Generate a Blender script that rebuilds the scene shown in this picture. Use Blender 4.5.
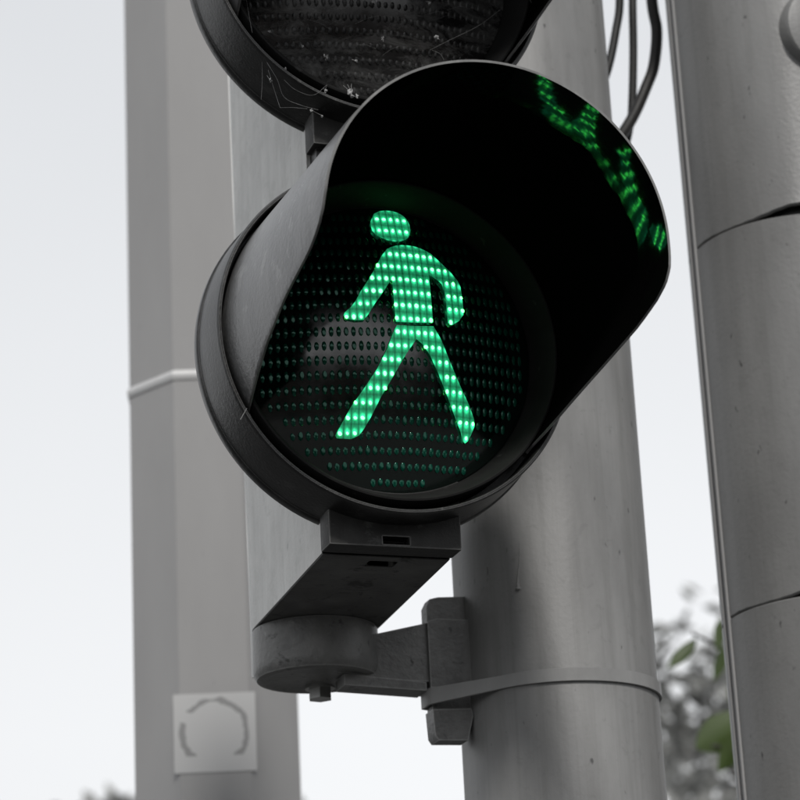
import bpy, bmesh, math, random
from mathutils import Vector, Matrix
from mathutils.geometry import delaunay_2d_cdt, tessellate_polygon

# ------------------------------------------------------------------ camera, sky, sun, exposure
for o in list(bpy.data.objects): bpy.data.objects.remove(o)
SC = bpy.context.scene
COL = SC.collection
R = math.radians
H = 2.35                                   # height of the lit lens centre above the pavement
FW = Vector((0.308905, 0.889939, 0.335538)); RT = Vector((0.949016, -0.311712, -0.046941)); UP = Vector((-0.062817, -0.332931, 0.940856))
cd = bpy.data.cameras.new('camera'); cam = bpy.data.objects.new('camera', cd); COL.objects.link(cam)
m = Matrix.Identity(4)
for i, v in enumerate((RT, UP, -FW)):
    for j in range(3): m[j][i] = v[j]
m.translation = Vector((-0.5557, -1.6229, H-0.6490)); cam.matrix_world = m
cd.sensor_width = 36; cd.lens = 120.54; cd.clip_start = .05; cd.clip_end = 2000
cd.dof.use_dof = True; cd.dof.focus_distance = 1.80; cd.dof.aperture_fstop = 11.5
SC.camera = cam

SUN_EL, SUN_AZ = R(43), R(189)             # soft daylight through an even overcast
W = bpy.data.worlds.new('World'); SC.world = W; W.use_nodes = True
nt = W.node_tree; nt.nodes.clear()
out = nt.nodes.new('ShaderNodeOutputWorld'); bg = nt.nodes.new('ShaderNodeBackground')
sky = nt.nodes.new('ShaderNodeTexSky'); sky.sky_type = 'NISHITA'; sky.sun_disc = False
sky.sun_elevation = SUN_EL; sky.sun_rotation = SUN_AZ; sky.air_density = 1.0; sky.dust_density = 4
hs = nt.nodes.new('ShaderNodeHueSaturation'); hs.inputs['Saturation'].default_value = .18
nt.links.new(sky.outputs[0], hs.inputs['Color'])
tc = nt.nodes.new('ShaderNodeTexCoord'); sx = nt.nodes.new('ShaderNodeSeparateXYZ'); nt.links.new(tc.outputs['Generated'], sx.inputs[0])
rp = nt.nodes.new('ShaderNodeValToRGB'); nt.links.new(sx.outputs['Z'], rp.inputs[0])
E_ = rp.color_ramp.elements
E_[0].position = 0.0; E_[0].color = (.97, .985, 1, 1); E_[1].position = 1.0; E_[1].color = (.56, .58, .61, 1)
e = rp.color_ramp.elements.new(.22); e.color = (.95, .965, .985, 1)
e = rp.color_ramp.elements.new(.5); e.color = (.76, .78, .81, 1)
no = nt.nodes.new('ShaderNodeTexNoise'); no.inputs['Scale'].default_value = 2.2; no.inputs['Detail'].default_value = 3
nt.links.new(tc.outputs['Generated'], no.inputs[0])
mr = nt.nodes.new('ShaderNodeMapRange'); mr.inputs[1].default_value = .3; mr.inputs[2].default_value = .7; mr.inputs[3].default_value = 9.9; mr.inputs[4].default_value = 10.8
nt.links.new(no.outputs[0], mr.inputs[0])
cl = nt.nodes.new('ShaderNodeVectorMath'); cl.operation = 'SCALE'
nt.links.new(rp.outputs[0], cl.inputs[0]); nt.links.new(mr.outputs[0], cl.inputs['Scale'])
mx = nt.nodes.new('ShaderNodeMix'); mx.data_type = 'RGBA'; mx.inputs[0].default_value = .12
nt.links.new(cl.outputs[0], mx.inputs[6]); nt.links.new(hs.outputs[0], mx.inputs[7])
nt.links.new(mx.outputs[2], bg.inputs[0]); bg.inputs[1].default_value = .10
nt.links.new(bg.outputs[0], out.inputs[0])

sd = bpy.data.lights.new('sun', 'SUN'); sd.energy = 2.0; sd.angle = R(7); sd.color = (1, .97, .93)
so = bpy.data.objects.new('sun', sd); COL.objects.link(so)
sdir = Vector((math.sin(SUN_AZ)*math.cos(SUN_EL), math.cos(SUN_AZ)*math.cos(SUN_EL), math.sin(SUN_EL)))
so.rotation_euler = sdir.to_track_quat('Z', 'Y').to_euler()
vs = SC.view_settings; vs.view_transform = 'Standard'; vs.look = 'None'; vs.exposure = 0; vs.gamma = 1; vs.use_curve_mapping = False

# ------------------------------------------------------------------ materials
def node(nt, t, **kw):
    n = nt.nodes.new(t)
    for k, v in kw.items():
        if k.startswith('i_'): n.inputs[k[2:].replace('_', ' ')].default_value = v
        else: setattr(n, k, v)
    return n
def base_mat(name):
    mt = bpy.data.materials.new(name); mt.use_nodes = True
    return mt, mt.node_tree, mt.node_tree.nodes['Principled BSDF']
def painted(name, c0, c1, rough=.5, spec=.4, scale=9, stretch=(1, 1, .35), speck=.0, speck_col=(.03, .03, .03), bump=.15, grain=260, streak=0, metallic=0, coat=0, patch=0, pscale=42, pcol=(.03, .03, .029), plo=.57, edge=0, erad=.0018):
    """paint / plastic with blotchy tone, fine relief, dirt specks and optional run-down streaks"""
    mt, nt, bs = base_mat(name); L = nt.links.new
    tc = node(nt, 'ShaderNodeTexCoord'); mp = node(nt, 'ShaderNodeMapping'); mp.inputs['Scale'].default_value = stretch
    L(tc.outputs['Object'], mp.inputs[0])
    n1 = node(nt, 'ShaderNodeTexNoise', i_Scale=scale, i_Detail=6, i_Roughness=.62); L(mp.outputs[0], n1.inputs[0])
    r1 = node(nt, 'ShaderNodeMapRange'); r1.inputs[1].default_value = .33; r1.inputs[2].default_value = .68; L(n1.outputs[0], r1.inputs[0])
    mx = node(nt, 'ShaderNodeMix', data_type='RGBA'); mx.inputs[6].default_value = (*c0, 1); mx.inputs[7].default_value = (*c1, 1)
    L(r1.outputs[0], mx.inputs[0]); colr = mx.outputs[2]
    if streak:
        m2 = node(nt, 'ShaderNodeMapping'); m2.inputs['Scale'].default_value = (95, 95, 3.2); L(tc.outputs['Object'], m2.inputs[0])
        n2 = node(nt, 'ShaderNodeTexNoise', i_Scale=1, i_Detail=4, i_Roughness=.7, i_Distortion=.6); L(m2.outputs[0], n2.inputs[0])
        r2 = node(nt, 'ShaderNodeMapRange'); r2.inputs[1].default_value = .48; r2.inputs[2].default_value = .75; r2.inputs[4].default_value = streak; L(n2.outputs[0], r2.inputs[0])
        x2 = node(nt, 'ShaderNodeMix', data_type='RGBA'); x2.inputs[7].default_value = (c0[0]*.4, c0[1]*.4, c0[2]*.36, 1)
        L(r2.outputs[0], x2.inputs[0]); L(colr, x2.inputs[6]); colr = x2.outputs[2]
    if speck:
        m3 = node(nt, 'ShaderNodeMapping'); m3.inputs['Scale'].default_value = (1, 1, .45); L(tc.outputs['Object'], m3.inputs[0])
        n3 = node(nt, 'ShaderNodeTexNoise', i_Scale=150, i_Detail=2, i_Roughness=.5); L(m3.outputs[0], n3.inputs[0])
        r3 = node(nt, 'ShaderNodeMapRange'); r3.inputs[1].default_value = .70; r3.inputs[2].default_value = .76; r3.inputs[4].default_value = speck; L(n3.outputs[0], r3.inputs[0])
        x3 = node(nt, 'ShaderNodeMix', data_type='RGBA'); x3.inputs[7].default_value = (*speck_col, 1)
        L(r3.outputs[0], x3.inputs[0]); L(colr, x3.inputs[6]); colr = x3.outputs[2]
    if patch:
        n5 = node(nt, 'ShaderNodeTexNoise', i_Scale=pscale, i_Detail=7, i_Roughness=.72, i_Distortion=.4); L(tc.outputs['Object'], n5.inputs[0])
        r5 = node(nt, 'ShaderNodeMapRange'); r5.inputs[1].default_value = plo; r5.inputs[2].default_value = plo+.07; r5.inputs[4].default_value = patch; L(n5.outputs[0], r5.inputs[0])
        x5 = node(nt, 'ShaderNodeMix', data_type='RGBA'); x5.inputs[7].default_value = (*pcol, 1)
        L(r5.outputs[0], x5.inputs[0]); L(colr, x5.inputs[6]); colr = x5.outputs[2]
    if edge:
        bv = node(nt, 'ShaderNodeBevel', samples=4, i_Radius=erad); ge = node(nt, 'ShaderNodeNewGeometry')
        dp = node(nt, 'ShaderNodeVectorMath', operation='DOT_PRODUCT'); L(bv.outputs[0], dp.inputs[0]); L(ge.outputs['Normal'], dp.inputs[1])
        n6 = node(nt, 'ShaderNodeTexNoise', i_Scale=160, i_Detail=4); L(tc.outputs['Object'], n6.inputs[0])
        s6 = node(nt, 'ShaderNodeMath', operation='MULTIPLY_ADD'); s6.inputs[1].default_value = -.16; L(n6.outputs[0], s6.inputs[0]); s6.inputs[2].default_value = 1.055
        r6 = node(nt, 'ShaderNodeMapRange'); r6.inputs[3].default_value = 0; r6.inputs[4].default_value = 1
        d6 = node(nt, 'ShaderNodeMath', operation='SUBTRACT'); L(s6.outputs[0], d6.inputs[0]); L(dp.outputs['Value'], d6.inputs[1])
        r6.inputs[1].default_value = 0; r6.inputs[2].default_value = .06; L(d6.outputs[0], r6.inputs[0])
        x6 = node(nt, 'ShaderNodeMix', data_type='RGBA'); x6.inputs[7].default_value = (edge, edge, edge*.98, 1)
        L(r6.outputs[0], x6.inputs[0]); L(colr, x6.inputs[6]); colr = x6.outputs[2]
    L(colr, bs.inputs['Base Color'])
    rr = node(nt, 'ShaderNodeMapRange'); rr.inputs[3].default_value = max(.05, rough-.1); rr.inputs[4].default_value = min(1, rough+.12); L(n1.outputs[0], rr.inputs[0])
    L(rr.outputs[0], bs.inputs['Roughness'])
    bs.inputs['Specular IOR Level'].default_value = spec; bs.inputs['Metallic'].default_value = metallic; bs.inputs['Coat Weight'].default_value = coat
    if bump:
        n4 = node(nt, 'ShaderNodeTexNoise', i_Scale=grain, i_Detail=3, i_Roughness=.6); L(tc.outputs['Object'], n4.inputs[0])
        bp = node(nt, 'ShaderNodeBump', i_Strength=bump, i_Distance=.001); L(n4.outputs[0], bp.inputs['Height']); L(bp.outputs[0], bs.inputs['Normal'])
    return mt
M = {}
M['pole'] = painted('grey_pole_paint', (.17, .17, .168), (.25, .25, .247), .48, .42, 20, (1, 1, .3), .85, (.035, .035, .035), .18, 230, .28, patch=.2, pscale=95, pcol=(.10, .10, .098))
M['pole_right'] = painted('grey_sleeve_paint', (.18, .18, .178), (.245, .245, .242), .42, .45, 14, (1, 1, .35), .8, (.035, .035, .035), .25, 260, .2, patch=.16, pscale=80, pcol=(.11, .11, .108))
M['pole_far'] = painted('pale_octagon_paint', (.29, .287, .287), (.34, .337, .337), .6, .3, 6, (1, 1, .3), .2, (.2, .2, .2), .1, 200)
M['bead'] = painted('weld_bead_catchlight', (.55, .55, .55), (.62, .62, .62), .4, .5, 12)  # bead paler than its pole: the light it catches is in the colour
M['rim_glint'] = painted('pale_rim_glint', (.74, .74, .73), (.84, .84, .83), .4, .5, 30, bump=0)  # near-white tone painting the sky's rim light on the housing edge
M['housing'] = painted('weathered_housing', (.36, .357, .342), (.52, .52, .503), .5, .4, 22, (1, 1, .7), .5, (.14, .14, .13), .35, 420, .22, coat=.15, patch=.35, pscale=48, pcol=(.3, .297, .28), plo=.52)
M['panel'] = painted('dark_grey_panel', (.02, .02, .0195), (.042, .042, .041), .6, .3, 30, (1, 1, 1), .5, (.02, .02, .02), .35, 420, .3, patch=.5, pcol=(.1, .1, .097), edge=.2)
M['under'] = painted('grimy_shaded_base', (.07, .07, .068), (.13, .13, .127), .65, .3, 28, (1, 1, 1), .6, (.02, .02, .02), .4, 300, patch=.8, pscale=38, pcol=(.025, .025, .024), plo=.56)  # dark underside plate: grime and shade both put into its colour
M['bracket'] = painted('grimy_bracket_cast', (.09, .09, .088), (.20, .20, .195), .42, .45, 30, (1, 1, .8), .85, (.02, .02, .02), .6, 260, patch=.75, pscale=55, pcol=(.03, .03, .029), plo=.59, edge=.33)
M['black'] = painted('black_plastic', (.008, .008, .008), (.022, .022, .022), .36, .45, 30, (1, 1, 1), .4, (.14, .14, .135), .3, 400, patch=.4, pscale=60, pcol=(.055, .055, .054), plo=.56, edge=.12, erad=.001)
M['ring'] = painted('matt_black_ring', (.012, .012, .012), (.02, .02, .02), .7, .12, 30, (1, 1, 1), .3, (.1, .1, .1), .15, 500)
M['visor_out'] = painted('sun_worn_black_plastic', (.055, .055, .056), (.145, .145, .145), .30, .6, 18, (1, 1, .6), .5, (.22, .22, .22), .4, 300, .5, patch=.5, pscale=50, pcol=(.24, .24, .237), plo=.57)
# visor lining: matt flocked black deep inside, bare gloss plastic on the front third
mt, nt, bs = base_mat('visor_lining'); M['visor_in'] = mt; L = nt.links.new
bs.inputs['Base Color'].default_value = (.002, .002, .002, 1); bs.inputs['IOR'].default_value = 1.38
tc = node(nt, 'ShaderNodeTexCoord'); sp = node(nt, 'ShaderNodeSeparateXYZ'); L(tc.outputs['Object'], sp.inputs[0])
n1 = node(nt, 'ShaderNodeTexNoise', i_Scale=22, i_Detail=3); L(tc.outputs['Object'], n1.inputs[0])
ad = node(nt, 'ShaderNodeMath', operation='MULTIPLY_ADD'); ad.inputs[1].default_value = .045; L(n1.outputs[0], ad.inputs[0]); L(sp.outputs['Y'], ad.inputs[2])
r1 = node(nt, 'ShaderNodeMapRange'); r1.inputs[1].default_value = -.138; r1.inputs[2].default_value = -.152; r1.inputs[3].default_value = .075; r1.inputs[4].default_value = .055; L(ad.outputs[0], r1.inputs[0]); L(r1.outputs[0], bs.inputs['Roughness'])
r2 = node(nt, 'ShaderNodeMapRange'); r2.inputs[1].default_value = -.140; r2.inputs[2].default_value = -.156; r2.inputs[3].default_value = 0; r2.inputs[4].default_value = .5; L(ad.outputs[0], r2.inputs[0]); L(r2.outputs[0], bs.inputs['Specular IOR Level'])
bs.inputs['Diffuse Roughness'].default_value = .5
n2 = node(nt, 'ShaderNodeTexNoise', i_Scale=70, i_Detail=2); L(tc.outputs['Object'], n2.inputs[0])
bp = node(nt, 'ShaderNodeBump', i_Strength=.05, i_Distance=.002); L(n2.outputs[0], bp.inputs['Height']); L(bp.outputs[0], bs.inputs['Normal'])
M['strap'] = painted('steel_strap', (.22, .22, .218), (.29, .29, .287), .42, .5, 30, bump=.1)
M['steel'] = painted('bolt_steel', (.28, .28, .27), (.42, .42, .41), .3, .5, 60, metallic=.7)
M['cable'] = painted('black_cable_sheath', (.006, .006, .006), (.013, .013, .013), .5, .4, 40, bump=.2)
M['cable_brown'] = painted('faded_cable_sheath', (.010, .010, .0095), (.03, .029, .028), .5, .4, 40, bump=.3, speck=.5)
M['silk'] = painted('grey_silk', (.10, .10, .10), (.32, .32, .32), .8, .2, 160, bump=0)
M['web'] = painted('cobweb_dust', (.4, .4, .4), (.6, .6, .6), .8, .2, 80, bump=0)
M['bark'] = painted('grey_bark', (.05, .048, .045), (.11, .105, .10), .9, .2, 20, (1, 1, .3), bump=.8, grain=60)
M['ground'] = painted('dark_paving', (.05, .05, .049), (.085, .085, .083), .9, .2, 3, (1, 1, 1), .5, (.08, .08, .08), .4, 90)
def leaf_mat(name, c0, c1):
    mt, nt, bs = base_mat(name); L = nt.links.new
    n = node(nt, 'ShaderNodeTexNoise', i_Scale=3.5, i_Detail=3); tc = node(nt, 'ShaderNodeTexCoord'); L(tc.outputs['Object'], n.inputs[0])
    mr = node(nt, 'ShaderNodeMapRange'); mr.inputs[1].default_value = .35; mr.inputs[2].default_value = .65; L(n.outputs[0], mr.inputs[0])
    x = node(nt, 'ShaderNodeMix', data_type='RGBA'); x.inputs[6].default_value = (*c0, 1); x.inputs[7].default_value = (*c1, 1)
    L(mr.outputs[0], x.inputs[0]); L(x.outputs[2], bs.inputs['Base Color']); bs.inputs['Roughness'].default_value = .45
    tr = node(nt, 'ShaderNodeBsdfTranslucent'); L(x.outputs[2], tr.inputs[0])
    ms = node(nt, 'ShaderNodeMixShader'); ms.inputs[0].default_value = .3
    L(bs.outputs[0], ms.inputs[1]); L(tr.outputs[0], ms.inputs[2]); L(ms.outputs[0], nt.nodes['Material Output'].inputs[0])
    return mt
M['leaf_grey'] = leaf_mat('grey_green_leaf', (.16, .163, .155), (.40, .403, .39))
M['leaf_green'] = leaf_mat('olive_green_leaf', (.04, .065, .012), (.07, .11, .022))

def lens_mat(name, col, rough, spec):
    mt, nt, bs = base_mat(name); L = nt.links.new
    bs.inputs['Base Color'].default_value = (*col, 1); bs.inputs['Specular IOR Level'].default_value = spec
    tc = node(nt, 'ShaderNodeTexCoord'); n = node(nt, 'ShaderNodeTexNoise', i_Scale=35, i_Detail=5, i_Roughness=.65); L(tc.outputs['Object'], n.inputs[0])
    mr = node(nt, 'ShaderNodeMapRange'); mr.inputs[1].default_value = .4; mr.inputs[2].default_value = .7; mr.inputs[3].default_value = rough; mr.inputs[4].default_value = rough+.22
    L(n.outputs[0], mr.inputs[0]); L(mr.outputs[0], bs.inputs['Roughness'])
    n2 = node(nt, 'ShaderNodeTexNoise', i_Scale=14, i_Detail=2); L(tc.outputs['Object'], n2.inputs[0])
    bp = node(nt, 'ShaderNodeBump', i_Strength=.12, i_Distance=.004); L(n2.outputs[0], bp.inputs['Height']); L(bp.outputs[0], bs.inputs['Normal'])
    return mt
def dust(mt, col, lo):
    nt = mt.node_tree; bs = nt.nodes['Principled BSDF']; L = nt.links.new
    tc = node(nt, 'ShaderNodeTexCoord'); mp = node(nt, 'ShaderNodeMapping'); mp.inputs['Scale'].default_value = (1, 1, 2.6); L(tc.outputs['Object'], mp.inputs[0])
    n = node(nt, 'ShaderNodeTexNoise', i_Scale=30, i_Detail=9, i_Roughness=.78, i_Distortion=.5); L(mp.outputs[0], n.inputs[0])
    r_ = node(nt, 'ShaderNodeMapRange'); r_.inputs[1].default_value = lo; r_.inputs[2].default_value = lo+.28; L(n.outputs[0], r_.inputs[0])
    x = node(nt, 'ShaderNodeMix', data_type='RGBA'); x.inputs[6].default_value = bs.inputs['Base Color'].default_value[:]; x.inputs[7].default_value = (*col, 1)
    L(r_.outputs[0], x.inputs[0]); L(x.outputs[2], bs.inputs['Base Color'])
M['lens_green'] = lens_mat('green_lens_glass', (.001, .005, .0035), .06, .9)
M['lens_red'] = lens_mat('unlit_lens_glass', (.010, .0095, .0095), .10, .8)
dust(M['lens_red'], (.14, .14, .138), .46)
mt, nt, bs = base_mat('green_lens_prism'); M['prism'] = mt
bs.inputs['Base Color'].default_value = (.002, .055, .034, 1); bs.inputs['Roughness'].default_value = .12; bs.inputs['Specular IOR Level'].default_value = .5; bs.inputs['Specular Tint'].default_value = (.55, 1, .82, 1)
mt, nt, bs = base_mat('unlit_lens_prism'); M['prism_red'] = mt
bs.inputs['Base Color'].default_value = (.010, .010, .010, 1); bs.inputs['Roughness'].default_value = .3; bs.inputs['Specular IOR Level'].default_value = .25; dust(mt, (.12, .12, .118), .46)
def emit(name, col, s):
    mt, nt, bs = base_mat(name)
    bs.inputs['Base Color'].default_value = (.01, .1, .05, 1); bs.inputs['Emission Color'].default_value = (*col, 1); bs.inputs['Emission Strength'].default_value = s
    return mt, nt, bs
M['dot'] = emit('led_point', (.062, 1.0, .115), 11)[0]
mt, nt, bs = emit('lit_green_glass', (.022, .5, .205), 1.0); M['figure'] = mt; L = nt.links.new
# light spreads unevenly through each 5 x 10 mm cell of the ribbed lens
tc = node(nt, 'ShaderNodeTexCoord'); sp = node(nt, 'ShaderNodeSeparateXYZ'); L(tc.outputs['Object'], sp.inputs[0])
def mth(op, a, b=None):
    n = node(nt, 'ShaderNodeMath', operation=op)
    for i, v in enumerate((a, b)):
        if v is None: continue
        if isinstance(v, (int, float)): n.inputs[i].default_value = v
        else: L(v, n.inputs[i])
    return n.outputs[0]
fx = mth('FRACT', mth('ADD', mth('MULTIPLY', sp.outputs['X'], 200.0), 100.5))
fz = mth('FRACT', mth('ADD', mth('MULTIPLY', mth('SUBTRACT', sp.outputs['Z'], .0032), 100.0), 100.5))
edge = mth('ABSOLUTE', mth('SUBTRACT', fx, .5)); low = mth('ABSOLUTE', mth('SUBTRACT', fz, .5))
mpz = node(nt, 'ShaderNodeMapping'); mpz.inputs['Scale'].default_value = (1, 1, .3); L(tc.outputs['Object'], mpz.inputs[0])
nz = node(nt, 'ShaderNodeTexNoise', i_Scale=600, i_Detail=3, i_Roughness=.7); L(mpz.outputs[0], nz.inputs[0])
nz2 = node(nt, 'ShaderNodeTexNoise', i_Scale=28, i_Detail=2); L(tc.outputs['Object'], nz2.inputs[0])
ex = mth('MULTIPLY', edge, 2.0); ez = mth('MULTIPLY', low, 2.0)
glow = mth('POWER', mth('MAXIMUM', mth('SUBTRACT', 1.0, mth('SQRT', mth('ADD', mth('POWER', ex, 2), mth('POWER', mth('MULTIPLY', ez, 1.5), 2)))), 0.0), 1.4)
v = mth('SUBTRACT', 1.0, mth('MULTIPLY', mth('POWER', ex, 4.0), .72))
v = mth('MULTIPLY', v, mth('SUBTRACT', 1.0, mth('MULTIPLY', mth('POWER', ez, 3.0), .55)))
v = mth('MULTIPLY', v, mth('ADD', .0, mth('MULTIPLY', nz.outputs[0], 1.3)))
v = mth('ADD', mth('MULTIPLY', v, mth('ADD', .1, mth('MULTIPLY', nz2.outputs[0], 1.25))), mth('MULTIPLY', glow, 1.9))
L(mth('MULTIPLY', v, 1.6), bs.inputs['Emission Strength'])

# ------------------------------------------------------------------ helpers
def obj(name, bm, mat, parent=None, smooth=True, angle=38):
    me = bpy.data.meshes.new(name); bmesh.ops.recalc_face_normals(bm, faces=bm.faces[:]); bm.to_mesh(me); bm.free()
    if isinstance(mat, (list, tuple)):
        for x in mat: me.materials.append(M[x])
    else: me.materials.append(M[mat])
    if smooth:
        me.shade_smooth()
        me.set_sharp_from_angle(angle=R(angle))
    o = bpy.data.objects.new(name, me); COL.objects.link(o)
    if parent is not None: o.parent = parent
    return o
def thing(name, label, cat, loc=(0, 0, 0), group=None):
    o = bpy.data.objects.new(name, None); COL.objects.link(o); o.location = loc; o.empty_display_size = .1
    return tag(o, label, cat, group)
def tag(o, label, cat, group=None, kind=None):
    o['label'] = label; o['category'] = cat
    if group: o['group'] = group
    if kind: o['kind'] = kind
    return o
def bevel(bm, w, seg=2, ang=30):
    ed = [e for e in bm.edges if len(e.link_faces) == 2 and e.calc_face_angle(0) > R(ang)]
    bmesh.ops.bevel(bm, geom=ed, offset=w, segments=seg, affect='EDGES', profile=.6, clamp_overlap=True)
def box(x0, x1, y0, y1, z0, z1, bv=0, seg=2):
    bm = bmesh.new(); bmesh.ops.create_cube(bm, size=1)
    for v in bm.verts: v.co = Vector((x0+(v.co.x+.5)*(x1-x0), y0+(v.co.y+.5)*(y1-y0), z0+(v.co.z+.5)*(z1-z0)))
    if bv: bevel(bm, bv, seg)
    return bm
def prism(poly, z0, z1, bv=0, seg=2):
    bm = bmesh.new(); a = [bm.verts.new((x, y, z0)) for x, y in poly]; b = [bm.verts.new((x, y, z1)) for x, y in poly]; n = len(poly)
    bm.faces.new(a[::-1]); bm.faces.new(b)
    for i in range(n): bm.faces.new((a[i], a[(i+1) % n], b[(i+1) % n], b[i]))
    if bv: bevel(bm, bv, seg)
    return bm
def lathe(prof, n=128, axis='Y', c=(0, 0, 0), closed=False):
    """prof: (radius, along) pairs"""
    bm = bmesh.new(); rings = []
    for r_, t in prof:
        ring = []
        for k in range(n):
            a = 2*math.pi*k/n
            p = (r_*math.cos(a), t, r_*math.sin(a)) if axis == 'Y' else (r_*math.cos(a), r_*math.sin(a), t)
            ring.append(bm.verts.new((p[0]+c[0], p[1]+c[1], p[2]+c[2])))
        rings.append(ring)
    pr = list(zip(rings, rings[1:])) + ([(rings[-1], rings[0])] if closed else [])
    for a, b in pr:
        for k in range(n): bm.faces.new((a[k], a[(k+1) % n], b[(k+1) % n], b[k]))
    if not closed:
        for rg in (rings[0], rings[-1]): bm.faces.new(rg)
    return bm
def tube(bm, pts, rad, n=10):
    pts = [Vector(p) for p in pts]; rings = []
    for i, p in enumerate(pts):
        t = (pts[min(i+1, len(pts)-1)]-pts[max(i-1, 0)]).normalized()
        a = t.orthogonal().normalized() if i == 0 else (prev - t*prev.dot(t)).normalized()
        prev = a; b = t.cross(a); r_ = rad[i] if isinstance(rad, (list, tuple)) else rad
        rings.append([bm.verts.new(p+(a*math.cos(2*math.pi*k/n)+b*math.sin(2*math.pi*k/n))*r_) for k in range(n)])
    for a, b in zip(rings, rings[1:]):
        for k in range(n): bm.faces.new((a[k], a[(k+1) % n], b[(k+1) % n], b[k]))
    bm.faces.new(rings[0][::-1]); bm.faces.new(rings[-1])
def smooth_path(pts, sub=8):
    pts = [Vector(p) for p in pts]; o = []
    P = [pts[0]*2-pts[1]] + pts + [pts[-1]*2-pts[-2]]
    for i in range(1, len(P)-2):
        for s in range(sub):
            t = s/sub; a, b, c, d = P[i-1:i+3]
            o.append(.5*((2*b)+(c-a)*t+(2*a-5*b+4*c-d)*t*t+(3*b-a-3*c+d)*t**3))
    o.append(pts[-1]); return o
def cut(o, bm):
    """subtract a solid from o"""
    me = bpy.data.meshes.new('c'); bmesh.ops.recalc_face_normals(bm, faces=bm.faces[:]); bm.to_mesh(me); bm.free()
    c = bpy.data.objects.new('c', me); COL.objects.link(c); c.matrix_world = Matrix.Translation(o.parent.location if o.parent else (0, 0, 0))
    md = o.modifiers.new('b', 'BOOLEAN'); md.operation = 'DIFFERENCE'; md.object = c; md.solver = 'EXACT'
    bpy.context.view_layer.update(); dg = bpy.context.evaluated_depsgraph_get()
    nm = bpy.data.meshes.new_from_object(o.evaluated_get(dg)); o.modifiers.clear(); old = o.data; o.data = nm; nm.name = old.name
    bpy.data.objects.remove(c); nm.shade_smooth(); nm.set_sharp_from_angle(angle=R(30))

# ------------------------------------------------------------------ ground
bm = bmesh.new(); s = 600
bm.faces.new([bm.verts.new(p) for p in ((-s, -s, 0), (s, -s, 0), (s, s, 0), (-s, s, 0))])
g = obj('ground', bm, 'ground', smooth=False); g['kind'] = 'structure'

# ------------------------------------------------------------------ poles
PX, PY, PR = .191, .2, .0746
t = thing('signal_pole', 'round grey painted steel pole that carries the pedestrian signal', 'pole', (PX, PY, 0))
obj('shaft', lathe([(PR, .0), (PR, .3), (PR, 3.58), (PR-.012, 3.6)], 160, 'Z'), 'pole', t)
obj('cap', lathe([(PR+.004, 3.6), (PR+.004, 3.62), (PR-.02, 3.64)], 64, 'Z'), 'pole', t)
obj('base_collar', lathe([(PR+.03, 0), (PR+.03, .02), (PR+.004, .03), (PR+.004, .06)], 64, 'Z'), 'pole', t)
def on_pole(ang, z, r_=PR): return Vector((r_*math.cos(R(ang)), r_*math.sin(R(ang)), z))
# a run of thick paint with its bead
bm = bmesh.new()
tube(bm, smooth_path([on_pole(-128.6, H-.090, PR-.0006), on_pole(-129.5, H-.104, PR-.0005), on_pole(-131, H-.116, PR-.0004), on_pole(-131.2, H-.1225, PR), on_pole(-131.2, H-.125, PR-.0006)], 5),
     [.0008]*8+[.0010]*6+[.0014]*3+[.0022]*3+[.0006], 8)
obj('paint_run', bm, 'pole', t)

QX, QY, QR = .4305, .2, .09
t = thing('sleeved_pole', 'wide grey sleeved pole with open seams and a round cover cap', 'pole', (QX, QY, 0))
zs = [0, H-.1225, H+.188, H+.62, 3.9]                       # sleeve sections, each edge a real gap
def sleeve(z0, z1, wav):
    bm = bmesh.new(); n = 160; rings = []
    for r_, zz, w in ((QR-.004, z0, 1), (QR-.0012, z0, 1), (QR, z0+.0012, 1), (QR, z0+.02, .0), (QR, z1-.02, 0), (QR, z1-.0012, 0), (QR-.0012, z1, 0), (QR-.004, z1, 0)):
        ring = []
        for k in range(n):
            a = 360*k/n - 180; rr = r_; z = zz
            if w and wav:
                s = max(0, min(1, (a+146)/30)) if a < 60 else 0      # the lower edge lifts away from the seam
                s = s*s*(3-2*s); z += .0075*s*w; rr += .0012*s*w
                z += .0003*math.sin(a*.21)+.0002*math.sin(a*.83+1)
            ring.append(bm.verts.new((rr*math.cos(R(a)), rr*math.sin(R(a)), z)))
        rings.append(ring)
    for a, b in zip(rings, rings[1:]):
        for k in range(n): bm.faces.new((a[k], a[(k+1) % n], b[(k+1) % n], b[k]))
    return bm
for i in range(4): obj('sleeve', sleeve(zs[i]+(.0002 if i else 0), zs[i+1]-.0002, i in (1, 2)), 'pole_right', t)
obj('inner_tube', lathe([(QR-.009, .001), (QR-.009, 3.88)], 96, 'Z'), 'black', t)
obj('top_cap', lathe([(QR+.004, 3.9), (QR+.004, 3.93), (QR-.03, 3.95)], 64, 'Z'), 'pole_right', t)
for a, w in ((170.5, .0022), (176.2, .0016)):               # folded edge of the sheet metal
    bm = bmesh.new(); pr = []
    for da, dr in ((-1.5, -.001), (-.9, w), (.9, w), (1.5, -.001)): pr.append(((QR+dr)*math.cos(R(a+da)), (QR+dr)*math.sin(R(a+da))))
    bm.free(); obj('folded_edge', prism(pr, .02, 3.88), 'pole_far', t)
c = Vector((QR*math.cos(R(-90)), QR*math.sin(R(-90)), H+.350)); nrm = Vector((math.cos(R(-90)), math.sin(R(-90)), 0))
bm = lathe([(.040, -.03), (.040, .002), (.038, .005), (.028, .008), (.008, .009)], 72, 'Y')
rot = nrm.to_track_quat('Y', 'Z').to_matrix().to_4x4()
bm.transform(Matrix.Translation(c) @ rot); obj('cover_cap', bm, 'pole_right', t)

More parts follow.
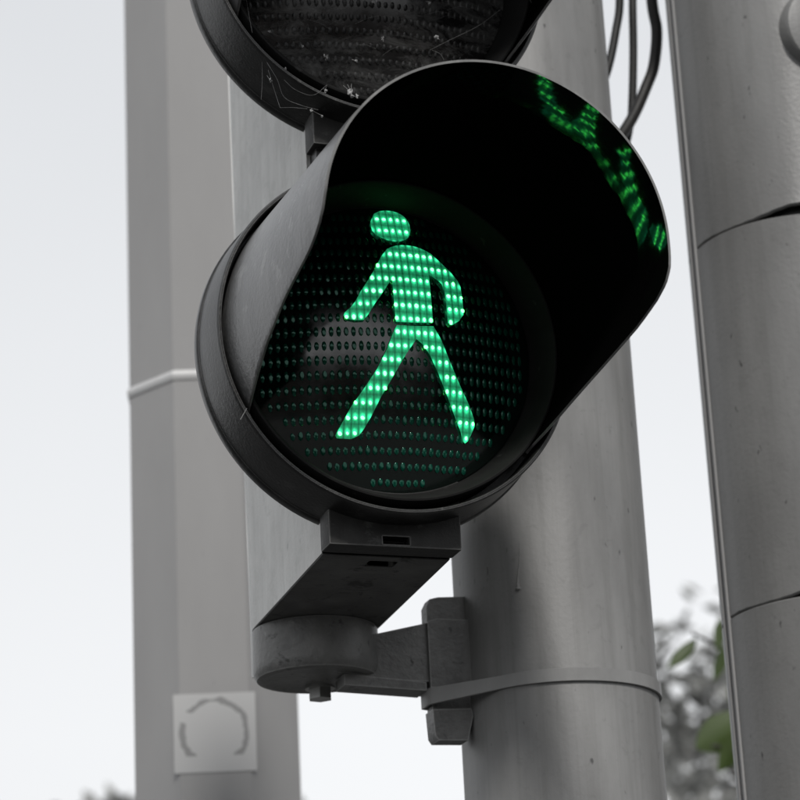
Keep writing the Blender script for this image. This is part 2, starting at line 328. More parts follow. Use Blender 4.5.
OX, OY, OR_ = .1135, .905, .0868
def octa(r_, a0): return [(r_*math.cos(R(a0+22.5+45*k)), r_*math.sin(R(a0+22.5+45*k))) for k in range(8)]
A0 = -104.8-2.0
t = thing('octagonal_pole', 'pale grey octagonal pole with faded square sticker, behind the signal', 'pole', (OX, OY, 0))
obj('shaft', prism(octa(OR_, A0), 0, 5.2, .0012), 'pole_far', t, angle=20)
bm = bmesh.new(); rg = []
for dr, z in ((-.001, -.006), (.0016, -.0045), (.003, 0), (.0016, .0045), (-.001, .006)): rg.append([bm.verts.new((x, y, H+.289+z)) for x, y in octa(OR_+dr, A0)])
for a, b in zip(rg, rg[1:]):
    for k in range(8): bm.faces.new((a[k], a[(k+1) % 8], b[(k+1) % 8], b[k]))
obj('weld_bead', bm, 'bead', t, angle=20)
obj('base_plate', prism(octa(OR_+.06, A0), 0, .02), 'pole_far', t)
# faded sticker on the face that looks at the camera; print = broken dark ring
mt, nt, bs = base_mat('faded_sticker'); M['sticker'] = mt; L = nt.links.new
tc = node(nt, 'ShaderNodeTexCoord'); sp = node(nt, 'ShaderNodeSeparateXYZ'); L(tc.outputs['Object'], sp.inputs[0])
nz = node(nt, 'ShaderNodeTexNoise', i_Scale=45, i_Detail=4, i_Roughness=.7); L(tc.outputs['Object'], nz.inputs[0])
rad = mth('SQRT', mth('ADD', mth('POWER', mth('MULTIPLY', sp.outputs['X'], 1.0), 2), mth('POWER', mth('MULTIPLY', sp.outputs['Z'], .98), 2)))
rad = mth('ADD', rad, mth('MULTIPLY', mth('SUBTRACT', nz.outputs[0], .5), .012))
ringm = mth('LESS_THAN', mth('ABSOLUTE', mth('SUBTRACT', rad, .0312)), .0026)
nb = node(nt, 'ShaderNodeTexNoise', i_Scale=38, i_Detail=1); L(tc.outputs['Object'], nb.inputs[0])
ringm = mth('MULTIPLY', ringm, mth('GREATER_THAN', nb.outputs[0], .40)); ringm = mth('MULTIPLY', ringm, mth('GREATER_THAN', sp.outputs['Z'], -.0225))
x = node(nt, 'ShaderNodeMix', data_type='RGBA'); x.inputs[6].default_value = (.47, .47, .47, 1); x.inputs[7].default_value = (.25, .25, .25, 1); L(ringm, x.inputs[0])
L(x.outputs[2], bs.inputs['Base Color']); bs.inputs['Roughness'].default_value = .6
ap = OR_*math.cos(R(22.5)); nrm = Vector((math.cos(R(A0)), math.sin(R(A0)), 0))
o = obj('sticker', box(-.0395, .0395, -.0007, 0, -.0385, .0385), 'sticker', t, smooth=False)
o.location = nrm*(ap+.0001)+Vector((0, 0, H-.078)); o.rotation_euler = (0, 0, R(A0+90)); o['label'] = 'faded pale square sticker with broken dark ring'

# ------------------------------------------------------------------ pedestrian signal head
S = thing('pedestrian_signal', 'two-lamp pedestrian signal with green walking figure lit under deep black visor', 'traffic light', (0, 0, H-.18))
Z = .18                                                      # lens centre above the root
XL, XR, ZB, PIT = -.0467, .0467, -.1418, .2917
# rounded-back housing column, widest towards the top of its back
bm = bmesh.new(); rg = []
for z, d in ((ZB, 0), (ZB+.0, 0), (ZB+.15, .006), (ZB+.30, .013), (PIT-ZB, .022)):
    pts = [(XR-.0012, .0222)]
    for k in range(25):
        a = R(0+180*k/24); pts.append((.0065+.0463*math.cos(a), .214+d+.0463*math.sin(a)))
    pts += [(XL+.0012, .0222)]
    rg.append([bm.verts.new((x, y, z+Z)) for x, y in pts])
rg.pop(1)
bm.verts.ensure_lookup_table()
for a, b in zip(rg, rg[1:]):
    n = len(a)
    for k in range(n): bm.faces.new((a[k], a[(k+1) % n], b[(k+1) % n], b[k]))
bm.faces.new(rg[0][::-1]); bm.faces.new(rg[-1])
bmesh.ops.delete(bm, geom=[v for v in bm.verts if not v.link_faces], context='VERTS')
hs_o = obj('housing', bm, 'housing', S, angle=30)
bm = bmesh.new(); nx, ny = math.cos(R(160.7)), math.sin(R(160.7)); rg = []      # pale rib added to draw the backlit rim highlight down the back corner
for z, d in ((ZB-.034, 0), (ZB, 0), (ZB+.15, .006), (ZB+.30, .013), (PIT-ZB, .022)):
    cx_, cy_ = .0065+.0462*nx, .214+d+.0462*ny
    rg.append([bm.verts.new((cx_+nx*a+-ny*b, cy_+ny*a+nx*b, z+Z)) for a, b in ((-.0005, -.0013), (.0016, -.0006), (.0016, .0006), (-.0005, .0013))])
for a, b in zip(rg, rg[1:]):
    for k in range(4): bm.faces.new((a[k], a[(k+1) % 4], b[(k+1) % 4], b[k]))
bm.faces.new(rg[0][::-1]); bm.faces.new(rg[-1]); obj('rim_glint_rib', bm, 'rim_glint', S)
pf = [(XR-.0012, .0222)]+[(.0065+.0463*math.cos(R(180*k/24)), .214+.0463*math.sin(R(180*k/24))) for k in range(25)]+[(XL+.0012, .0222)]
bp_o = obj('bottom_plate', prism([(x*.985, y) for x, y in pf], ZB+Z-.0008, ZB+Z+.004), 'under', S, angle=30)
for q in (hs_o, bp_o): cut(q, box(-.0092, .0118, .0310, .0450, ZB+Z-.01, ZB+Z+.012, .003))
for k in (0, 1):
    pn = obj('front_panel', box(XL, XR, 0, .0208, ZB+k*PIT+Z, k*PIT-ZB+Z-.0085+k*.0085, .0016), 'panel', S)
    cut(pn, box(-.0094, .0097, -.01, .012, -.1401+k*PIT+Z, -.1345+k*PIT+Z))
obj('module_joint', box(XL+.004, XR-.004, .008, .023, -ZB+Z-.0085, ZB+PIT+Z), 'black', S)

# visor: outline taken along its edge (angle from the top, depth)
VL = [(-124, -.013), (-119.5, -.014), (-117.4, -.026), (-108, -.081), (-101.6, -.126), (-97.3, -.167), (-95.4, -.181), (-92, -.194), (-88, -.2015), (-82, -.205)]
VRr = [(90, -.205), (99.5, -.2065), (104.5, -.203), (108.4, -.192), (112.6, -.168), (116.4, -.118), (119.6, -.078), (123.8, -.046), (127.5, -.016), (130, -.013)]
TAB = VL+VRr
def edge_y(a):
    for (a0, y0), (a1, y1) in zip(TAB, TAB[1:]):
        if a0 <= a <= a1: return y0+(y1-y0)*(a-a0)/(a1-a0)
    return -.013
def vis_pt(a, y, th):
    s = (y+.02)/(-.185); cx, cz, r_ = .008*s, .0047*s, .1195+(.1143-.1195)*s
    return Vector((cx+(r_-th)*math.sin(R(a)), y, cz+(r_-th)*math.cos(R(a))))
def make_visor(dz):
    bm = bmesh.new(); NA, NY = 170, 14; a0, a1 = -122.5, 129; G = []
    for side, th in ((0, 0), (1, .0024)):
        g = []
        for i in range(NA+1):
            a = a0+(a1-a0)*i/NA; ye = edge_y(a); row = []
            for j in range(NY+1):
                s = j/NY; y = -.0075+(ye+.0075)*s
                if j == NY: y += .0003
                p = vis_pt(a, y, th+(.0004 if (side == 0 and j == NY) else -.0004 if (side and j == NY) else 0)); p.z += dz
                row.append(bm.verts.new(p))
            g.append(row)
        G.append(g)
    O, I = G
    for i in range(NA):
        for j in range(NY):
            f = bm.faces.new((O[i][j], O[i+1][j], O[i+1][j+1], O[i][j+1])); f.material_index = 0
            f = bm.faces.new((I[i][j], I[i][j+1], I[i+1][j+1], I[i+1][j])); f.material_index = 1
        f = bm.faces.new((O[i][NY], O[i+1][NY], I[i+1][NY], I[i][NY])); f.material_index = 2
        f = bm.faces.new((O[i][0], I[i][0], I[i+1][0], O[i+1][0])); f.material_index = 0
    for i in (0, NA):
        for j in range(NY): bm.faces.new((O[i][j], O[i][j+1], I[i][j+1], I[i][j]))
    return bm
M['rim'] = painted('chalky_worn_edge', (.10, .10, .10), (.24, .24, .235), .5, .4, 45, bump=.2)
DOME = .022; LR = .104
def dome_y(x, z): return -DOME*(1-(x*x+z*z)/LR**2)
def make_lens(dz):
    bm = bmesh.new(); n = 96; rings = []
    for i in range(1, 25):
        r_ = LR*i/24; rings.append([bm.verts.new((r_*math.cos(2*math.pi*k/n), dome_y(r_, 0), r_*math.sin(2*math.pi*k/n)+dz)) for k in range(n)])
    c = bm.verts.new((0, -DOME, dz))
    for k in range(n): bm.faces.new((c, rings[0][k], rings[0][(k+1) % n]))
    for a, b in zip(rings, rings[1:]):
        for k in range(n): bm.faces.new((a[k], b[k], b[(k+1) % n], a[(k+1) % n]))
    return bm
def row_tilt(x): return .028*x
def make_ribs(dz, relief=1.0):
    """little glass pillows of the ribbed lens, one per 5 x 10 mm cell"""
    bm = bmesh.new(); rnd = random.Random(4)
    for i in range(-21, 22):
        for j in range(-11, 12):
            x = .005*i; z = .0032+.01*j+row_tilt(x)
            if math.hypot(x, z) > LR-.005: continue
            b = Vector((x, dome_y(x, z), z+dz)); w, h, d = .0019, .0040+rnd.uniform(-.0006, .0004), .00075*relief*rnd.uniform(.5, 1.3)
            t = bm.verts.new(b+Vector((0, -d, .0004)))
            ring = [bm.verts.new(b+Vector((w*math.cos(q), .0003, h*math.sin(q)))) for q in [k*math.pi/4 for k in range(8)]]
            mid = [bm.verts.new(b+Vector((w*.7*math.cos(q), -d*.7, h*.7*math.sin(q)))) for q in [k*math.pi/4 for k in range(8)]]
            for k in range(8):
                bm.faces.new((ring[k], mid[k], mid[(k+1) % 8], ring[(k+1) % 8])); bm.faces.new((mid[k], t, mid[(k+1) % 8]))
    return bm
for k in (0, 1):
    dz = Z+k*PIT
    d = obj('lamp_drum', lathe([(.05, .06), (.10, .05), (.1225, .0283), (.1283, .0283), (.1286, .0278), (.1286, .0222), (.1282, .0212), (.1272, .0206), (.1258, -.0215), (.1254, -.0232), (.1248, -.0240), (.1232, -.0240), (.1225, -.0232), (.1222, -.0215), (.1218, .008), (.05, .009)], 160, 'Y', (0, 0, dz)), 'black', S)
    obj('retaining_ring', lathe([(.1168, .0082), (.1168, -.0206), (.1162, -.0222), (.1150, -.0226), (.1135, -.0216), (.1080, -.0080), (.1042, .0012), (.1035, .004), (.112, .0082)], 160, 'Y', (0, 0, dz), True), 'ring', d)
    vz = obj('visor', make_visor(dz), ['visor_out', 'visor_in', 'rim'], S, angle=45)
    ln = obj('lens', make_lens(dz), 'lens_red' if k else 'lens_green', S)
    rb = obj('lens_rib', make_ribs(dz, .35 if k else 1.0), 'prism_red' if k else 'prism', ln); rb['kind'] = 'stuff'
    ln['label'] = 'unlit dusty dark lens' if k else 'dark green ribbed lens'

# lit walking figure, in millimetres on the lens
HEAD = [(-10.0, 90.2), (-6.3, 97.8), (-2.1, 100.6), (2.5, 101.8), (7.7, 101.9), (11.9, 100.8), (15.5, 98.4), (17.6, 95.2), (18.8, 90.9), (18.6, 86.4), (17.5, 82.1), (15.6, 78.9), (12.2, 76.4), (8.3, 74.9), (3.8, 74.6), (-0.4, 75.3), (-4.5, 77.0), (-7.8, 78.9), (-9.8, 82.3), (-10.3, 86.1)]
TORSO = [(-1.5, 67.5), (2.0, 69.6), (5.5, 71.0), (9.6, 72.0), (13.8, 72.3), (18.3, 72.2), (22.7, 71.3), (27.0, 69.7), (31.2, 67.4), (37.9, 60.9), (44.7, 53.8), (48.9, 48.3), (50.7, 43.5), (51.0, 35.6), (51.0, 26.2), (50.6, 21.8), (46.6, 16.3), (40.9, 12.5), (37.9, 13.6), (37.8, 18.1), (37.9, 30.4), (37.3, 38.9), (36.0, 43.5), (33.6, 45.8), (27.2, 49.8), (26.9, 41.4), (26.7, 28.8), (26.5, 12.4), (13.0, 10.9), (-0.7, 10.3), (-1.0, 16.8), (-1.0, 25.9), (-0.9, 35.2), (-0.7, 42.8), (-3.4, 39.7), (-9.9, 29.8), (-14.7, 23.1), (-19.4, 15.3), (-23.2, 10.3), (-29.4, 9.8), (-35.0, 10.9), (-36.9, 13.3), (-36.1, 15.4), (-31.5, 19.7), (-28.2, 24.0), (-23.7, 32.2), (-17.3, 41.9), (-11.3, 51.9), (-6.8, 60.4)]
LEGS = [(-0.2, 8.0), (12.9, 8.5), (26.6, 9.7), (31.7, 0.9), (37.1, -12.9), (44.3, -28.9), (52.0, -43.0), (56.0, -52.0), (56.6, -56.6), (53.9, -62.9), (51.7, -67.1), (49.5, -69.0), (47.5, -67.6), (46.1, -62.5), (41.2, -52.4), (35.0, -38.3), (29.2, -25.1), (22.9, -11.7), (18.0, -4.7), (13.5, -1.1), (9.1, -7.3), (3.1, -16.3), (-4.3, -29.3), (-12.7, -43.4), (-19.3, -56.9), (-23.9, -64.9), (-27.1, -69.2), (-32.4, -71.6), (-41.8, -71.2), (-43.0, -69.4), (-40.1, -63.9), (-33.1, -50.7), (-23.7, -37.1), (-15.4, -24.4), (-8.1, -10.0), (-2.6, 3.4)]
def inside(p, poly):
    r_ = False; n = len(poly)
    for i in range(n):
        (x0, y0), (x1, y1) = poly[i], poly[i-1]
        if (y0 > p[1]) != (y1 > p[1]) and p[0] < (x1-x0)*(p[1]-y0)/(y1-y0)+x0: r_ = not r_
    return r_
def figure_part(poly):
    pts = [Vector(p) for p in poly]; n = len(pts); eds = [(i, (i+1) % n) for i in range(n)]
    for gx in range(-48, 62, 4):
        for gz in range(-76, 106, 4):
            if inside((gx, gz), poly): pts.append(Vector((gx+.13, gz+.17)))
    vs, es, fs = delaunay_2d_cdt(pts, eds, [], 0, 1e-4)[:3]
    bm = bmesh.new(); bv = [bm.verts.new((v.x/1000, dome_y(v.x/1000, v.y/1000)-.0019, v.y/1000)) for v in vs]
    for f in fs:
        c = sum((vs[i] for i in f), Vector((0, 0)))/len(f)
        if inside(c, poly): bm.faces.new([bv[i] for i in f])
    bmesh.ops.delete(bm, geom=[v for v in bm.verts if not v.link_faces], context='VERTS')
    return bm
fig = None
for nm, poly in (('walking_figure', TORSO), ('figure_head', HEAD), ('figure_legs', LEGS)):
    o = obj(nm, figure_part(poly), 'figure', S if fig is None else fig)
    if fig is None: fig = o; o.location = (0, 0, Z); o['label'] = 'lit green walking person symbol'
bm = bmesh.new(); rnd = random.Random(2)
for i in range(-21, 22):
    for j in range(-11, 12):
        x = .005*i+.0001; z = .0032+.01*j+row_tilt(x)
        if not any(all(inside((x*1000+ox, z*1000+oz), P) for ox, oz in ((.6, 0), (-.6, 0), (0, .9), (0, -.9))) for P in (HEAD, TORSO, LEGS)): continue
        b = Vector((x, dome_y(x, z)-.0020, z)); w, h = .00135*rnd.uniform(.75, 1.15), .0016*rnd.uniform(.75, 1.15)
        c = bm.verts.new(b+Vector((0, -.0007, 0))); rg = [bm.verts.new(b+Vector((w*math.cos(q), 0, h*math.sin(q)))) for q in [n*math.pi/5 for n in range(10)]]
        for n in range(10): bm.faces.new((c, rg[n], rg[(n+1) % 10]))
o = obj('led_dots', bm, 'dot', fig); o['kind'] = 'stuff'

# round foot of the housing, bolt, bracket arm and clamp
cc = (.0065, .214, 0)
cap = obj('pivot_cap', lathe([(.0448, Z-.1424), (.0463, Z-.1432), (.0465, Z-.172), (.0458, Z-.1765), (.0440, Z-.1795), (.040, Z-.1805), (.0375, Z-.1800), (.034, Z-.1790), (.01, Z-.1790)], 96, 'Z', cc), 'bracket', S)
bm = lathe([(.0112, Z-.179), (.0112, Z-.1814), (.004, Z-.1815)], 24, 'Z', (.0152, .2352, 0)); obj('washer', bm, 'steel', cap)
bm = prism([(0.0152+.0092*math.cos(R(60*k+12)), .2352+.0092*math.sin(R(60*k+12))) for k in range(6)], Z-.1892, Z-.1815, .0007); obj('bolt', bm, 'steel', cap)
def side_prism(poly, y0, y1, bv=0, seg=2):
    bm = bmesh.new(); a = [bm.verts.new((x, y0, z+Z)) for x, z in poly]; b = [bm.verts.new((x, y1, z+Z)) for x, z in poly]; n = len(poly)
    bm.faces.new(a); bm.faces.new(b[::-1])
    for i in range(n): bm.faces.new((a[i], b[i], b[(i+1) % n], a[(i+1) % n]))
    if bv: bevel(bm, bv, seg)
    return bm
arm = obj('bracket_arm', side_prism([(.010, -.1785), (.010, -.150), (.045, -.1500), (.086, -.1400), (.100, -.1385), (.100, -.1845), (.082, -.1845), (.046, -.1835)], .190, .236, .003, 3), 'bracket', S)
obj('arm_flange', side_prism([(.020, -.1890), (.020, -.1808), (.083, -.1850), (.083, -.1915)], .1895, .212, .0022), 'bracket', arm)
obj('clamp_plate', side_prism([(.0855, -.1895), (.0855, -.1395), (.0925, -.137), (.1178, -.137), (.1178, -.1895)], .1875, .204, .002), 'bracket', arm)
obj('clamp_tab', side_prism([(.0865, -.140), (.0865, -.127), (.0895, -.1212), (.096, -.1195), (.1185, -.1180), (.1185, -.140)], .1915, .203, .0028, 3), 'bracket', arm)
obj('clamp_neck', side_prism([(.0870, -.206), (.0870, -.188), (.1172, -.188), (.1172, -.206)], .1905, .202, .001), 'bracket', arm)
obj('clamp_foot', side_prism([(.0868, -.2255), (.0858, -.2060), (.1160, -.2045), (.1170, -.210), (.1120, -.2285), (.0892, -.2290)], .1865, .203, .0026, 3), 'bracket', arm)
# strap round pole and clamp
pts = [(.0845, .204), (.0845, .1885), (.0858, .1862)]
c0 = (PX, PY); rr = PR+.0008
for a in range(-146, 147, 4): pts.append((c0[0]+rr*math.cos(R(a)), c0[1]+rr*math.sin(R(a))))
bm = bmesh.new(); rg = []; n = len(pts)
for i, p in enumerate(pts):
    q0, q1 = Vector(pts[(i-1) % n]), Vector(pts[(i+1) % n]); tt = (q1-q0).normalized(); nn = Vector((tt.y, -tt.x))
    if nn.dot(Vector(p)-Vector((.16, .2))) < 0: nn = -nn
    p = Vector(p); q = p+nn*.0014
    zt = -.1868-.0030*max(0, min(1, (.118-p.x)/.03)); zb_ = -.1970-.0055*max(0, min(1, (.118-p.x)/.03))
    rg.append([bm.verts.new((a.x, a.y, z+Z)) for a, z in ((p, zb_), (q, zb_+.0004), (q, zt-.0004), (p, zt))])
for i in range(n):
    a, b = rg[i], rg[(i+1) % n]
    for k in range(4): bm.faces.new((a[k], a[(k+1) % 4], b[(k+1) % 4], b[k]))
obj('strap', bm, 'strap', arm, angle=40)

# ------------------------------------------------------------------ cables
def cable(pts, rad, mat, label):
    bm = bmesh.new(); tube(bm, smooth_path(pts, 10), rad, 16)
    tag(obj('cable', bm, mat), label, 'cable', 'cables hanging beside the signal pole')
cable([(.315, .31, 3.52), (.338, .30, 3.2), (.336, .30, H+.52), (.335, .30, H+.466), (.329, .30, H+.435), (.314, .295, H+.388), (.285, .285, H+.33), (.245, .262, H+.27), (.21, .24, H+.22)], .0037, 'cable', 'black cable that curves left behind the round pole, leftmost of three')
cable([(.325, .33, 3.53), (.352, .32, 3.2), (.357, .31, H+.52), (.3475, .30, H+.467), (.344, .30, H+.417), (.339, .30, H+.368), (.335, .30, H+.345), (.322, .298, H+.31), (.28, .285, H+.25), (.22, .25, H+.2)], .0036, 'cable', 'straight black cable hanging between the two curved ones')
cable([(.33, .30, 3.54), (.36, .29, 3.2), (.360, .285, H+.53), (.359, .285, H+.459), (.361, .285, H+.430), (.3555, .285, H+.397), (.347, .285, H+.376), (.329, .283, H+.341), (.30, .275, H+.30), (.25, .255, H+.235), (.225, .24, H+.2)], .0050, 'cable_brown', 'thick scuffed cable bowing right, nearest the sleeved pole')
bpy.data.objects['signal_pole']
bm = lathe([(.05, 3.50), (.05, 3.56), (.03, 3.57)], 40, 'Z', (.115, .09, 0)); obj('cable_outlet', bm, 'pole', bpy.data.objects['signal_pole'])

# ------------------------------------------------------------------ cobwebs and dust on the upper lamp
WEB = [[(-99.5, 242.4), (-97.1, 227.1), (-96.0, 217.2)], [(-89.5, 195.6), (-89.9, 181.7), (-91.1, 166.4)], [(-85.9, 196), (-79.1, 182.9), (-74.5, 170.4), (-63.2, 165.5), (-50.4, 163.1)],
       [(-74.1, 183.5), (-66.4, 176.7), (-53.5, 174.2), (-43.1, 183.1)], [(-77.7, 161.7), (-69.8, 162.6), (-58.3, 163)], [(-85.3, 189.9), (-80.8, 173.6), (-77.7, 161.7)], [(-56.1, 162.5), (-47.6, 158.8)],
       [(-43.1, 183.1), (-45.5, 176.6)], [(34.5, 219.1), (50, 228.8), (72, 242.5), (89.8, 257.5)], [(36, 219.2), (41.8, 216.8), (44.6, 212.3)], [(107.4, 292.1), (112.3, 272.4), (118.7, 252.9)]]
FLECK = [(-80, -14, 225.9, 1.1), (-55.7, -26, 162.1, 1.2), (-24.9, -23, 180.5, 4.0), (-21, -23, 177.5, 1.8), (-43.7, -22, 180.6, 1.6), (-57.1, -16, 216, .9), (-40.5, -18, 209.3, 1.6), (-19.2, -20, 207, 1.4), (-84.4, -26, 181.8, 1.5), (-71.6, -22, 193.9, 1.0), (.8, -21, 226.5, 1.3), (-5.4, -23, 253.6, 1.3), (-48, -26, 158.3, .9), (36.8, -22, 258.5, 1.2), (41.4, -21, 231.9, 1.6)]
cw = thing('cobweb', 'dusty cobweb strands with caught flecks across the upper unlit lamp', 'cobweb', (0, 0, H))
rnd = random.Random(8)
def thread(pts, r_):
    bm = bmesh.new(); tube(bm, pts, r_, 4); obj('thread', bm, 'silk', cw)
for w in WEB: thread(smooth_path([(x/1000, -.0252+rnd.uniform(-.0006, .0006), z/1000) for x, z in w], 5), .00013)
thread([(-.1078, -.0255, -.0596), (-.1128, -.027, -.0683)], .0003)
for k in range(22):                                           # finer threads over the dusty lens
    x, z = rnd.uniform(-.075, .06), rnd.uniform(.2, .3); a = rnd.uniform(-.6, .6); l = rnd.uniform(.008, .022)
    if math.hypot(x, z-PIT) > .085: continue
    y = dome_y(x, z-PIT)-.0016
    thread([(x, y, z), (x+l*.5*math.cos(a), y-.001, z+l*.5*math.sin(a)+.001), (x+l*math.cos(a), dome_y(x+l*math.cos(a), z+l*math.sin(a)-PIT)-.0016, z+l*math.sin(a))], .00008)
for x, y, z, s in FLECK:
    bm = bmesh.new()
    for q in range(5):
        c = Vector((x+rnd.gauss(0, s*.45), y+rnd.gauss(0, .4), z+rnd.gauss(0, s*.45)))/1000
        t4 = bmesh.ops.create_icosphere(bm, subdivisions=1, radius=s*.00045*rnd.uniform(.5, 1.1), matrix=Matrix.Translation(c) @ Matrix.Diagonal((rnd.uniform(.5, 1.5), 1, rnd.uniform(.5, 1.5), 1)))
    for v in bm.verts: v.co += Vector((rnd.gauss(0, 1), rnd.gauss(0, 1), rnd.gauss(0, 1)))*s*.00009
    for q in range(4):
        c = Vector((x, y, z))/1000; tube(bm, [c, c+Vector((rnd.gauss(0, 1), rnd.gauss(0, .3), rnd.gauss(0, 1)))*s*.0011], .00012, 3)
    obj('fleck', bm, 'web', cw, smooth=False)

# ------------------------------------------------------------------ trees behind
def tree(name, label, base, h, blobs, nleaf, size, seed, group):
    rnd = random.Random(seed); t = thing(name, label, 'tree', (base[0], base[1], 0), group)
    bm = bmesh.new(); top = h*.45
    tube(bm, smooth_path([(0, 0, 0), (.04, .02, top*.5), (-.03, .03, top), (.02, 0, h*.7)], 6), [.11-.004*i for i in range(19)], 10)
    for (bx, by, bz, br, w) in blobs:
        tube(bm, smooth_path([(-.02, .02, top*.9), (bx*.45, by*.45, (bz+top)*.52), (bx, by, bz)], 5), [.045-.0035*i for i in range(11)], 6)
        for q in range(7):
            d = Vector((rnd.gauss(0, 1), rnd.gauss(0, 1), rnd.gauss(.3, 1))).normalized()*br*.9
            tube(bm, [(bx*.9, by*.9, bz-.1), (bx+d.x*.5, by+d.y*.5, bz+d.z*.45), (bx+d.x, by+d.y, bz+d.z)], [.014, .009, .004], 5)
    obj('trunk', bm, 'bark', t)
    V, F = [], []; tot = sum(b[4] for b in blobs)
    for (bx, by, bz, br, w) in blobs:
        for k in range(int(nleaf*w/tot/5)):
            d = Vector((rnd.gauss(0, 1), rnd.gauss(0, 1), rnd.gauss(0, 1))).normalized()*br*rnd.random()**.42
            tw = Vector((bx, by, bz))+Vector((d.x, d.y, d.z*.85))
            for q in range(5):
                c = tw+Vector((rnd.gauss(0, 1), rnd.gauss(0, 1), rnd.gauss(0, 1)))*.07
                a = Vector((rnd.gauss(0, 1), rnd.gauss(0, 1), rnd.gauss(-.4, .7))).normalized(); b = a.orthogonal().normalized(); b = (Matrix.Rotation(rnd.uniform(0, 6.3), 3, a) @ b)
                s = size*rnd.uniform(.6, 1.2); n0 = len(V); cr = a.cross(b)
                V += [c-a*s, c+b*s*.42+cr*s*.08, c+a*s, c-b*s*.42+cr*s*.08, c-cr*s*.06]
                F += [(n0, n0+1, n0+4), (n0+1, n0+2, n0+4), (n0+2, n0+3, n0+4), (n0+3, n0, n0+4)]
    me = bpy.data.meshes.new('crown'); me.from_pydata([v[:] for v in V], [], F); me.materials.append(M['leaf_grey'])
    o = bpy.data.objects.new('crown', me); COL.objects.link(o); o.parent = t
    return t
GT = 'out of focus trees in the background'
tree('tree', 'blurred grey-leaved tree between the round pole and the sleeved pole', (4.9, 9.4), 4.6,
     [(-.25, -.2, 3.55, .75, 3.0), (.6, 0, 3.7, .8, 2.5), (-.35, -.1, 4.3, .5, 1.0), (.05, -.2, 4.6, .5, .9), (-.55, 0, 4.6, .3, .25), (-.95, .1, 3.2, .55, 1.2), (.0, .1, 2.5, .9, 2.5), (-.75, .2, 2.6, .7, 1.6), (.8, .2, 2.7, .8, 2)], 3700, .075, 11, GT)
tree('tree', 'blurred treetop peeking at the foot of the octagonal pole', (2.62, 10.3), 4.1,
     [(0, 0, 3.2, .7, 2), (-.45, 0, 3.55, .5, 1), (.5, .1, 3.5, .5, 1), (.0, 0, 2.6, .9, 2), (-.1, 0, 3.8, .3, .4), (-.55, 0, 3.93, .22, .4), (.35, 0, 3.85, .25, .3), (1.2, 0, 3.8, .25, .3), (.95, 0, 3.45, .42, .8)], 8000, .07, 5, GT)

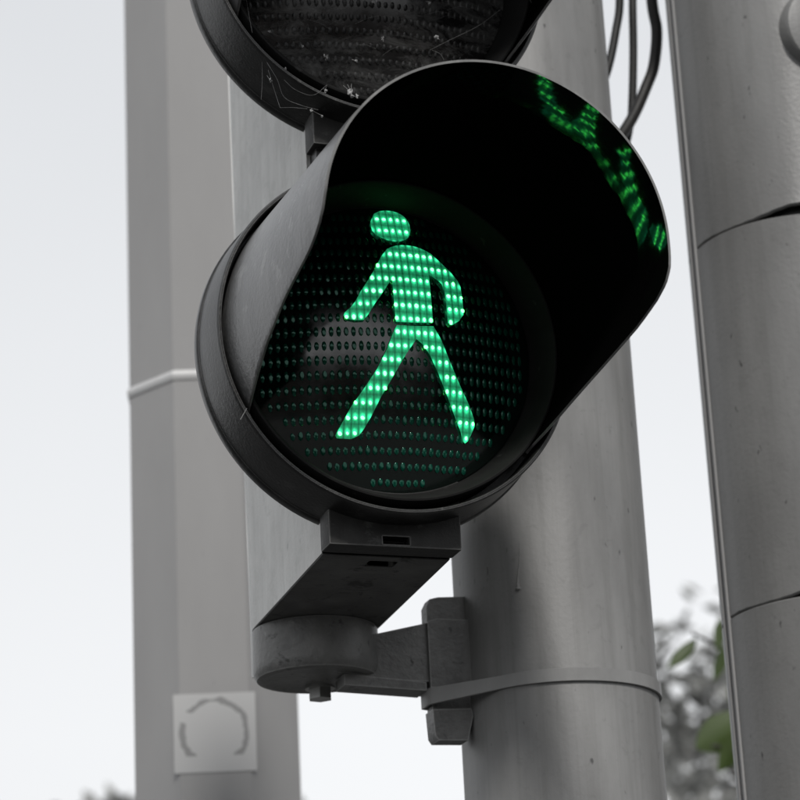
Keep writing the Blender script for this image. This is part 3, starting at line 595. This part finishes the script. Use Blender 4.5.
# young tree with a few clear green leaves, its stem hidden behind the sleeved pole
yt = thing('young_tree', 'slim young tree with a few olive-green leaves beside the sleeved pole', 'tree', (1.13, 1.62, 0))
bm = bmesh.new()
tube(bm, smooth_path([(0, 0, 0), (.012, .01, 1.1), (-.005, 0, 1.9), (.0, 0, 2.35), (.01, .0, 2.75)], 8), [.016-.0004*i for i in range(33)], 8)
def twig(pts): tube(bm, smooth_path(pts, 6), .0022, 6)
twig([(0, 0, H-.12), (-.05, 0, H-.04), (-.09, 0, H+.03), (-.13, .01, H+.11)])
twig([(0, 0, H+.08), (-.05, 0, H+.17), (-.10, .005, H+.235), (-.15, .01, H+.265)])
twig([(0, 0, H+.0), (-.06, -.01, H+.06), (-.115, -.005, H+.10), (-.15, .0, H+.105)])
obj('stem', bm, 'bark', yt)
def leaf(c, d, ln, wd, tilt):
    bm = bmesh.new(); d = Vector(d).normalized(); sd_ = d.cross(Vector((.3, .9, .25))).normalized(); sd_ = Matrix.Rotation(tilt, 3, d) @ sd_; up = sd_.cross(d)
    rows = []
    for i in range(9):
        s = i/8; w = wd*math.sin(math.pi*min(1, s*.94+.03))**.8*(1-.25*s); base_ = Vector(c)+d*ln*(s-.5)+up*(-.10*ln*s*s)
        rows.append([bm.verts.new(base_+sd_*w*q+up*abs(q)*w*.28) for q in (-1, -.5, 0, .5, 1)])
    for a, b in zip(rows, rows[1:]):
        for k in range(4): bm.faces.new((a[k], a[k+1], b[k+1], b[k]))
    return obj('leaf', bm, 'leaf_green', yt, smooth=True, angle=60)
B = Vector((1.13, 1.62, 0))
for (px, py, pz), d, ln, wd, tl in (((.966, 1.638, .236), (-.75, .1, -.75), .062, .011, .3), ((1.016, 1.617, .262), (-.35, 0, -1), .052, .011, -.3), ((1.012, 1.619, .220), (-.2, .1, -.9), .05, .013, .8),
                                  ((1.008, 1.622, .125), (-.9, 0, -.55), .10, .030, .2), ((1.02, 1.615, .10), (-.7, .1, -.7), .08, .022, -.4), ((1.04, 1.62, .17), (.3, .1, -.9), .07, .018, 0),
                                  ((1.09, 1.62, .30), (.4, .1, -.8), .07, .018, 0), ((1.18, 1.64, .2), (.8, .1, -.6), .08, .02, .4), ((1.17, 1.6, .05), (.8, -.1, -.6), .08, .02, .1)):
    leaf((px-B.x, py-B.y, pz+H), d, ln, wd, tl)

# ------------------------------------------------------------------ the building across the street, mirrored in the convex lenses
M['render_wall'] = painted('brown_brick_wall', (.10, .085, .075), (.15, .13, .115), .9, .2, 1.5, bump=.2, grain=30)
M['pane'] = painted('dark_window_pane', (.02, .02, .022), (.03, .03, .032), .08, .5, 2, bump=0)
M['trim'] = painted('stone_trim', (.3, .29, .27), (.36, .35, .33), .8, .2, 3, bump=0)
bd = thing('brick_building', 'brown brick building across the street, mirrored as the dark lower part of the lens', 'building', (9, -32, 0))
obj('wall', box(-26, 24, -9, 0, 0, 9.6), 'render_wall', bd, smooth=False)
obj('roof', box(-26.4, 24.4, -9.4, .35, 9.6, 9.95), 'trim', bd, smooth=False)
pm = box(-.75, .75, -.02, .03, 0, 1.7); fm = box(-.9, .9, -.02, .14, -.12, 0)
win0 = None
for fl in range(3):
    for k in range(12):
        if win0 is None:
            w = obj('window', pm, 'pane', bd, smooth=False); sl = obj('sill', fm, 'trim', w, smooth=False); win0 = (w, sl)
        else:
            w = win0[0].copy(); COL.objects.link(w); w.parent = bd; sl = win0[1].copy(); COL.objects.link(sl); sl.parent = w
        w.location = (-24+4.0*k, 0, 1.0+3.0*fl)
